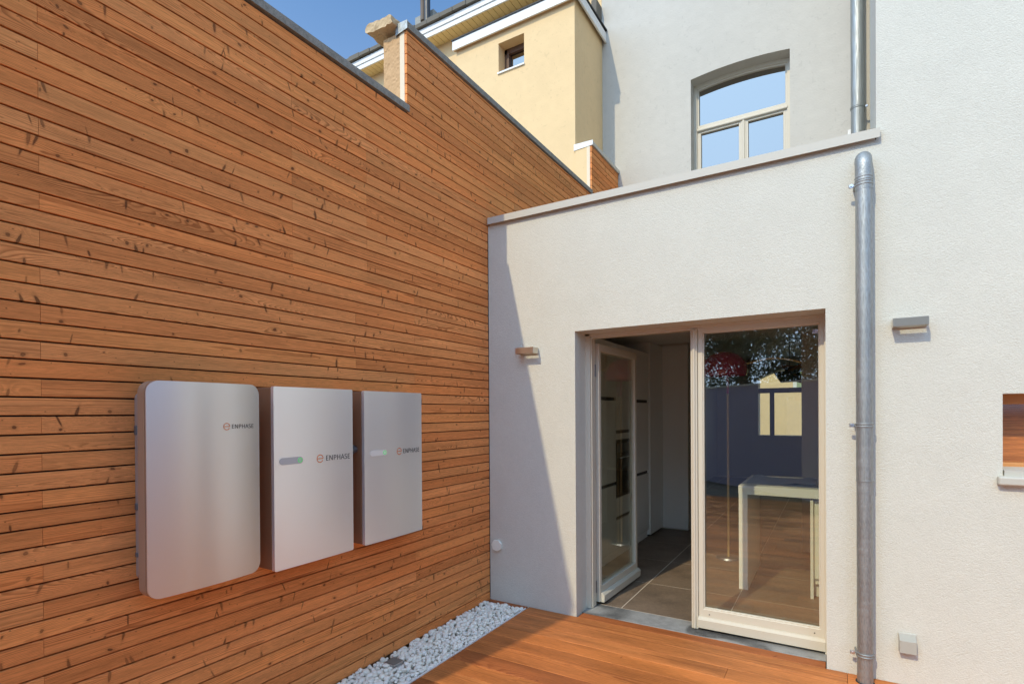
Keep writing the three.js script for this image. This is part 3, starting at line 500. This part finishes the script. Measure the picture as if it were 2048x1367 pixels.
// ------------------------------------------------------------------ three metal cabinets on the timber wall
function roundedPanel(z0, z1, y0, y1, r, xb, xf, bulge, n = 36) {   // front plate with round corners, slightly bowed, with skirt
  const pos = [], idx = [], ys = [], zc = (z0 + z1) / 2, hw = (z1 - z0) / 2;
  for (let i = 0; i <= 10; i++) { const a = i / 10 * Math.PI / 2; ys.push(y0 + r - r * Math.cos(a)); }
  for (let i = 1; i < 8; i++) ys.push(y0 + r + (y1 - y0 - 2 * r) * i / 8);
  for (let i = 0; i <= 10; i++) { const a = i / 10 * Math.PI / 2; ys.push(y1 - r + r * Math.sin(a)); }
  const half = (y) => { const d = Math.max(0, y0 + r - y, y - (y1 - r)); return hw - r + Math.sqrt(Math.max(0, r * r - d * d)); };
  for (const y of ys) for (let j = 0; j <= n; j++) { const u = j / n * 2 - 1, z = zc + u * half(y), k = (z - zc) / hw; pos.push(xf - bulge * k * k, y, z); }
  const W = n + 1, R = ys.length;
  for (let i = 0; i + 1 < R; i++) for (let j = 0; j < n; j++) { const a = i * W + j; idx.push(a, a + W, a + 1, a + 1, a + W, a + W + 1); }
  const loop = []; for (let j = 0; j < W; j++) loop.push(j); for (let i = 1; i < R; i++) loop.push(i * W + n); for (let j = n - 1; j >= 0; j--) loop.push((R - 1) * W + j); for (let i = R - 2; i > 0; i--) loop.push(i * W);
  const b = pos.length / 3; for (const k of loop) pos.push(xb, pos[k * 3 + 1], pos[k * 3 + 2]);
  for (let i = 0; i < loop.length; i++) { const j = (i + 1) % loop.length; idx.push(loop[i], loop[j], b + i, loop[j], b + j, b + i); }
  const g = new THREE.BufferGeometry(); g.setAttribute('position', new THREE.Float32BufferAttribute(pos, 3)); g.setIndex(idx);
  return uvMetres(toCreasedNormals(g, 0.6));
}
const font = await new FontLoader().loadAsync('fonts/droid/droid_sans_regular.typeface.json');
function wordmark(t, parent, bow, zL, zR, yc, cap, zE, rE) {
  const [x0, zc, hw, b] = bow, lay = (g) => { const p = g.attributes.position; for (let i = 0; i < p.count; i++) { const k = (p.getZ(i) - zc) / hw; p.setX(i, p.getX(i) - b * k * k); } return g; }, x = x0 + 0.0006;   // lettering and its round emblem on a face that looks along +x
  const g = new TextGeometry('ENPHASE', { font, size: cap / 0.72, depth: 0.0006, curveSegments: 6 }); g.computeBoundingBox();
  const bb = g.boundingBox; g.translate(-bb.min.x, -bb.min.y, 0).scale((zL - zR) / (bb.max.x - bb.min.x), cap / (bb.max.y - bb.min.y), 1).rotateY(Math.PI / 2).translate(x, yc - cap / 2, zL);
  part(parent, 'lettering', lay(g), M.ink);
  const arc = (a0, a1) => new THREE.RingGeometry(rE * 0.8, rE, 32, 1, a0, a1 - a0);
  const e = join(arc(0.12, Math.PI * 0.99), arc(Math.PI * 1.03, Math.PI * 1.85), new THREE.PlaneGeometry(rE * 1.9, rE * 0.2)).rotateY(Math.PI / 2).translate(x + 0.0005, yc, zE);
  part(parent, 'emblem', lay(e), M.orange);
}
{
  const t = thing('battery_cabinet', 'left metal cabinet on timber wall with rounded corners and bowed front', 'battery cabinet', [0, 0.84, 2.5]);
  part(t, 'housing', join(roundedPanel(2.285, 2.737, 0.899, 1.704, 0.03, 0.001, 0.07, 0)), M.paleBody);
  for (const [y0, y1] of [[1.52, 1.56], [1.2, 1.23], [1.0, 1.02]]) part(t, 'side_notch', rbox(0.002, 0.02, y0, y1, 2.725, 2.742, 0.004), M.steelDark);
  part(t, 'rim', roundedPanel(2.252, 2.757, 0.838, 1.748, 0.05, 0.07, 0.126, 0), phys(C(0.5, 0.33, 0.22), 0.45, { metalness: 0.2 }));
  part(t, 'door_seal', roundedPanel(2.256, 2.753, 0.842, 1.744, 0.048, 0.12, 0.1295, 0), M.steelDark);
  const c = part(t, 'front_cover', roundedPanel(2.252, 2.757, 0.838, 1.748, 0.05, 0.13, 0.157, 0.019), M.steel);
  wordmark(t, c, [0.157, 2.5045, 0.2525, 0.019], 2.4, 2.286, 1.549, 0.0195, 2.426, 0.0165);
  part(t, 'latch', rbox(0.045, 0.066, 1.4, 1.5, 2.73, 2.748, 0.003), M.steel);
}
function cabinet(z0, z1, y0, y1, label, pale, text) {
  const t = thing('battery_cabinet', label, 'battery cabinet', [0, y0, (z0 + z1) / 2]);
  part(t, 'housing', rbox(0.001, 0.112, y0 + 0.003, y1 - 0.004, z0 + 0.004, z1 - 0.004, 0.006), M.woodReflectBody);
  part(t, 'shadow_gap', rbox(0.1125, 0.1205, y0 + 0.008, y1 - 0.008, z0 + 0.009, z1 - 0.009, 0.004), M.steelDark);
  const c = part(t, 'front_cover', roundedPanel(z0, z1, y0, y1, 0.008, 0.121, 0.146, 0.004), M.satin);
  const x = 0.1452; wordmark(t, c, [0.146, (z0 + z1) / 2, (z1 - z0) / 2, 0.004], ...text);
  const [zA, zB, yc, h] = pale.at, s = new THREE.Shape(), hh = h / 2, L = zA - zB;
  s.absarc(hh, 0, hh, Math.PI / 2, Math.PI * 1.5); s.lineTo(L - hh, -hh); s.absarc(L - hh, 0, hh, -Math.PI / 2, Math.PI / 2); s.lineTo(hh, hh);
  part(c, 'status_panel', new THREE.ExtrudeGeometry(s, { depth: 0.0012, bevelEnabled: false, curveSegments: 14 }).rotateY(Math.PI / 2).translate(x - 0.0003, yc, zA), pale.m);
  part(c, 'led_ring', new THREE.TorusGeometry(hh * 0.6, hh * 0.13, 8, 28).rotateY(Math.PI / 2).translate(x + 0.001, yc, zB + hh), M.ledOn);
}
cabinet(1.66, 2.175, 0.81, 1.745, 'middle square cornered metal cabinet with a grey status strip', { at: [2.146, 2.006, 1.363, 0.036], m: std(C(0.52, 0.52, 0.52), 0.4) }, [1.856, 1.684, 1.361, 0.029, 1.897, 0.0225]);
cabinet(1.05, 1.57, 0.813, 1.742, 'right square cornered metal cabinet with a pale status strip, nearest the corner', { at: [1.528, 1.386, 1.362, 0.036], m: std(C(0.8, 0.79, 0.74), 0.4) }, [1.236, 1.078, 1.361, 0.029, 1.275, 0.0225]);
{
  const t = thing('cable_conduit', 'short dark conduit between the middle and right metal cabinets', 'conduit', [0.06, 1.388, 1.615]);
  part(t, 'tube', cyl(0.021, 0.021, 0.096, 24, 0.06, 1.388, 1.615, 'z'), M.steelDark);
  part(t, 'gland', join(cyl(0.028, 0.028, 0.018, 6, 0.06, 1.388, 1.642, 'z'), cyl(0.028, 0.028, 0.018, 6, 0.06, 1.388, 1.588, 'z')), M.steelDark);
}

// ------------------------------------------------------------------ inside the kitchen
{
  const xf = 0.51, groove = std(C(0.05, 0.042, 0.034), 0.6);
  const tall = (z0, z1, cuts, label, oven) => {
    const t = thing('tall_cabinet', label, 'kitchen cabinet', [0.25, 0, (z0 + z1) / 2]);
    part(t, 'carcass', box(0.004, xf - 0.022, 0.0035, 2.36, z0, z1), M.white);
    const ys = [0.1, ...cuts, 2.355];
    for (let i = 0; i + 1 < ys.length; i++) {
      const y0 = ys[i] + (i ? 0.002 : 0), y1 = ys[i + 1] - (i + 2 < ys.length ? 0.034 : 0);
      if (oven && Math.abs(ys[i] - oven[0]) < 0.01) {
        const o = part(t, 'oven', rbox(xf - 0.021, xf + 0.001, oven[0], oven[1], z0 + 0.003, z1 - 0.003, 0.002), phys(C(0.03, 0.026, 0.022), 0.15));
        part(o, 'oven_handle', rbox(xf + 0.02, xf + 0.032, oven[0] + 0.4, oven[0] + 0.412, z0 + 0.06, z1 - 0.06, 0.005), M.steel);
        part(o, 'control_panel', rbox(xf - 0.001, xf + 0.003, oven[1] - 0.11, oven[1] - 0.01, z0 + 0.02, z1 - 0.02, 0.001), std(C(0.09, 0.09, 0.09), 0.3));
      } else part(t, 'cabinet_door', rbox(xf - 0.02, xf, y0, y1, z0 + 0.0015, z1 - 0.0015, 0.002), M.cabinet);
      if (i + 2 < ys.length) part(t, 'handle_groove', box(xf - 0.03, xf - 0.018, y1 - 0.002, y1 + 0.036, z0 + 0.002, z1 - 0.002), groove);
    }
    part(t, 'plinth', box(xf - 0.09, xf - 0.03, 0.003, 0.098, z0, z1), M.white);
  };
  tall(-1.74, -1.14, [0.845, 1.765], 'white tall kitchen cabinet nearest the garden door', null);
  tall(-2.34, -1.742, [0.455, 0.695, 1.3, 1.405], 'white tall kitchen cabinet holding a dark oven', [0.695, 1.266]);
  tall(-2.94, -2.342, [0.86, 1.755], 'white tall kitchen cabinet right of the oven, by the plain panel', null);
  const t = thing('tall_cabinet', 'plain white floor to ceiling cabinet in the kitchen corner', 'kitchen cabinet', [0.27, 0, -3.23]);
  part(t, 'carcass', box(0.004, 0.51, 0.03, 2.5, -3.525, -2.944), M.white); part(t, 'cabinet_door', rbox(0.511, 0.532, 0.03, 2.5, -3.524, -2.944, 0.002), M.cabinet); part(t, 'plinth', box(0.05, 0.49, 0.003, 0.029, -3.52, -2.96), groove);
}
{
  const gw = phys(C(0.88, 0.87, 0.8), 0.3), t = thing('kitchen_island', 'white kitchen island with a panel leg behind the fixed glass', 'kitchen island', [2.3, 0, -1.8]);
  part(t, 'worktop', rbox(1.812, 4.2, 0.862, 0.938, -2.25, -1.33, 0.002), gw);
  part(t, 'leg', rbox(1.814, 1.888, 0.003, 0.8615, -2.248, -1.332, 0.002), gw);
  part(t, 'side_panel', rbox(2.378, 2.402, 0.003, 0.846, -2.24, -1.352, 0.0015), gw);
  for (let i = 0; i < 3; i++) part(t, 'cabinet_door', rbox(2.404 + i * 0.6, 3.0 + i * 0.6, 0.17, 0.84, -1.41, -1.388, 0.002), gw);
  part(t, 'carcass', box(2.403, 4.18, 0.12, 0.86, -2.2, -1.412), gw);
  part(t, 'plinth', box(2.403, 4.18, 0.004, 0.119, -2.2, -1.45), M.white);
}
{
  const t = thing('dust_sheet', 'rumpled blue grey sheet lying on the white kitchen island', 'sheet', [2.1, 0.939, -1.8]);
  const g = new THREE.PlaneGeometry(0.56, 0.56, 40, 40).rotateX(-Math.PI / 2), p = g.attributes.position;
  for (let i = 0; i < p.count; i++) { const x = p.getX(i), z = p.getZ(i), n = vnoise(x * 9 + 3, z * 9, 81) * vnoise(x * 4, z * 5 + 2, 82); p.setY(i, 0.002 + 0.05 * Math.max(0, n - 0.12)); p.setX(i, x + 0.02 * (vnoise(z * 6, 1, 83) - 0.5)); }
  g.computeVertexNormals(); part(t, 'sheet', g.translate(2.13, 0.939, -1.8), std(C(0.45, 0.49, 0.55), 0.8));
}
{
  const x = 1.51, y = 2.07, z = -2.42, t = thing('arc_lamp', 'magenta glass dome lamp on a slim brass pole inside the dark room', 'lamp', [x, 0, z]);
  const dome = []; for (let i = 0; i <= 18; i++) { const a = i / 18 * Math.PI * 0.62; dome.push(new THREE.Vector2(Math.max(0.001, 0.245 * Math.sin(a)), 0.2 * Math.cos(a))); }
  const magenta = phys(C(0.5, 0.05, 0.17), 0.12, { side: THREE.DoubleSide, clearcoat: 1 });
  part(t, 'lamp_shade', new THREE.LatheGeometry(dome, 48).translate(x, y, z), magenta);
  part(t, 'lamp_holder', cyl(0.03, 0.03, 0.12, 20, x, y + 0.1, z), magenta);
  const path = new THREE.CatmullRomCurve3([[0.02, 2.09], [0.03, 2.0], [0.045, 1.92], [0.05, 1.84], [0.05, 1.75]].reverse().map(([a, b]) => new THREE.Vector3(x + a, b + 0.05, z + 0.05)));
  part(t, 'neck', new THREE.TubeGeometry(path, 24, 0.014, 12), magenta);
  part(t, 'pole', cyl(0.013, 0.013, 1.8, 16, x + 0.05, 0.9, z + 0.05), std(C(0.75, 0.56, 0.26), 0.35, { metalness: 0.8 }));
  part(t, 'arm', new THREE.TubeGeometry(new THREE.CatmullRomCurve3([[1.717, 2.111], [1.875, 2.151], [2.02, 2.164], [2.161, 2.14], [2.266, 2.108]].map(([a, b]) => new THREE.Vector3(a, b, z))), 30, 0.011, 10), std(C(0.75, 0.6, 0.3), 0.35, { metalness: 0.8 }));
  part(t, 'foot', cyl(0.13, 0.12, 0.02, 32, x + 0.05, 0.014, z + 0.05), M.steelDark);
}
{
  const t = thing('pendant_lamp', 'angular dark and orange pendant lamp hanging before the far window', 'pendant lamp', [2.0, 2.15, -4.6]);
  const cols = [C(0.05, 0.03, 0.02), C(0.55, 0.13, 0.03), C(0.09, 0.05, 0.03)];
  for (let i = 0; i < 9; i++) { const g = new THREE.BoxGeometry(rr(0.24, 0.36), 0.006, rr(0.16, 0.26)); g.rotateZ(rr(-0.6, 0.6)).rotateX(rr(-0.5, 0.5)).rotateY(rr(0, 3)); part(t, 'shade_blade', g.translate(2.02 + rr(-0.12, 0.12), 2.14 + rr(-0.12, 0.1), -4.6 + rr(-0.1, 0.1)), std(cols[i % 3], 0.6)); }
  part(t, 'cord', cyl(0.004, 0.004, 0.7, 6, 2.02, 2.56, -4.6), M.seal);
}
{
  const t = thing('street_house', 'sunlit ochre house front seen through the far arched window', 'house', [1.5, 0, -19]);
  part(t, 'wall', box(-6, 9, -0.1, 9, -19.4, -19), M.yellow);
  const w = part(t, 'window', box(1.22, 3.2, 2.35, 4.6, -19.0, -18.97), M.whiteBoard);
  part(w, 'shutter', join(box(1.35, 1.85, 2.4, 4.6, -18.97, -18.94), box(2.0, 2.6, 2.4, 4.6, -18.97, -18.94)), std(C(0.3, 0.36, 0.2), 0.6));
  const w2 = part(t, 'window', box(1.5, 3.0, -0.1, 0.95, -19.0, -18.98), M.whiteBoard); part(w2, 'pane', box(1.6, 2.9, 0.15, 0.85, -18.98, -18.97), std(C(0.2, 0.22, 0.25), 0.2));
}

// ------------------------------------------------------------------ behind the camera: what the glass mirrors
{
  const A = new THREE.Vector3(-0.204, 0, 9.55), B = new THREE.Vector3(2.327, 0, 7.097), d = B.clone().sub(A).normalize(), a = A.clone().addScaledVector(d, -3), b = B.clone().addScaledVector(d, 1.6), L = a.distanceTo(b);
  const t = thing('offscreen_wall', 'rendered garden wall closing the yard, blue shade painted into its colour, mirrored in the door glass', 'wall', [a.x, 0, a.z]), ry = -Math.atan2(b.z - a.z, b.x - a.x);
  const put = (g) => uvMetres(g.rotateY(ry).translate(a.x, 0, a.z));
  part(t, 'wall', put(box(0, L, -0.1, 2.17, 0, 0.2)), std(C(0.33, 0.31, 0.42), 0.95, { map: smoothMap, bumpMap: smoothBump, bumpScale: 0.002 })); part(t, 'coping', put(box(-0.02, L + 0.02, 2.171, 2.21, -0.03, 0.23)), M.coping);  // bluish open shade of a white wall, painted into its colour
}
{
  const t = thing('offscreen_wall', 'added unseen side wall right of the deck, pale render, mirrored in the metal cabinets', 'wall', [7.4, 0, 3]);
  part(t, 'wall', box(7.3, 7.5, -0.1, 2.6, 0.003, 6.6), M.renderSmooth); part(t, 'coping', box(7.27, 7.53, 2.601, 2.64, 0.003, 6.62), M.coping);  // added out of view to tone the reflections in the metal cabinets
}
function tree(x, z, h, r, label, n) {
  const t = thing('garden_tree', label, 'tree', [x, 0, z]);
  part(t, 'trunk', cyl(0.2, 0.11, h * 0.6, 12, x, h * 0.3, z), std(C(0.1, 0.075, 0.05), 0.95));
  const limbs = [], clumps = [];
  for (let i = 0; i < 11; i++) { const a = i * 2.4, e = rr(0.3, 1.1), l = r * rr(0.6, 0.95), c = new THREE.Vector3(x + Math.cos(a) * Math.cos(e) * l, h * 0.62 + Math.sin(e) * l, z + Math.sin(a) * Math.cos(e) * l); const cv = new THREE.QuadraticBezierCurve3(new THREE.Vector3(x, h * rr(0.35, 0.55), z), new THREE.Vector3((x + c.x) / 2, c.y - 0.3, (z + c.z) / 2), c); limbs.push(new THREE.TubeGeometry(cv, 8, 0.035, 6)); for (let k = 0; k < 4; k++) clumps.push([c.x + rr(-0.8, 0.8), c.y + rr(-0.7, 0.7), c.z + rr(-0.8, 0.8), rr(0.5, 0.95)]); }
  for (let k = 0; k < 70; k++) { const a = rnd() * 6.28, q = Math.sqrt(rnd()) * r; clumps.push([x + Math.cos(a) * q, 1.9 + (h - 1.4) * rnd(), z + Math.sin(a) * q, rr(0.5, 0.95)]); }
  part(t, 'limb', join(...limbs), std(C(0.1, 0.075, 0.05), 0.95));
  const s = new THREE.Shape(); s.moveTo(0, 0); s.quadraticCurveTo(0.028, 0.03, 0, 0.1); s.quadraticCurveTo(-0.028, 0.03, 0, 0); const leaf = new THREE.ShapeGeometry(s, 3);
  const m = new THREE.InstancedMesh(leaf, phys(C(0.055, 0.085, 0.022), 0.6, { side: THREE.DoubleSide, transmission: 0.3, thickness: 0 }), n), M4 = new THREE.Matrix4(), q = new THREE.Quaternion(), e = new THREE.Euler(), b = bases.get(t);
  for (let i = 0; i < n; i++) { const c = clumps[Math.floor(rnd() * clumps.length)], u = rnd() * 2 - 1, a = rnd() * 6.283, k = Math.cbrt(rnd()) * c[3], w = Math.sqrt(1 - u * u); e.set(rnd() * 6, rnd() * 6, rnd() * 6); const sc = rr(1.0, 1.8); M4.compose(new THREE.Vector3(c[0] + w * Math.cos(a) * k - b[0], c[1] + u * k * 0.8, c[2] + w * Math.sin(a) * k - b[2]), q.setFromEuler(e), new THREE.Vector3(sc, sc, sc)); m.setMatrixAt(i, M4); }
  m.name = 'crown'; m.castShadow = m.receiveShadow = true; m.userData.kind = 'stuff'; t.add(m);
}
tree(0.2, 13.2, 5.6, 2.6, 'leafy tree behind the garden wall, left in the mirrored yard', 52000);
tree(4.2, 11.6, 5.2, 2.5, 'dense leafy tree behind the garden wall, right in the mirrored yard', 90000);

renderer.render(scene, camera);
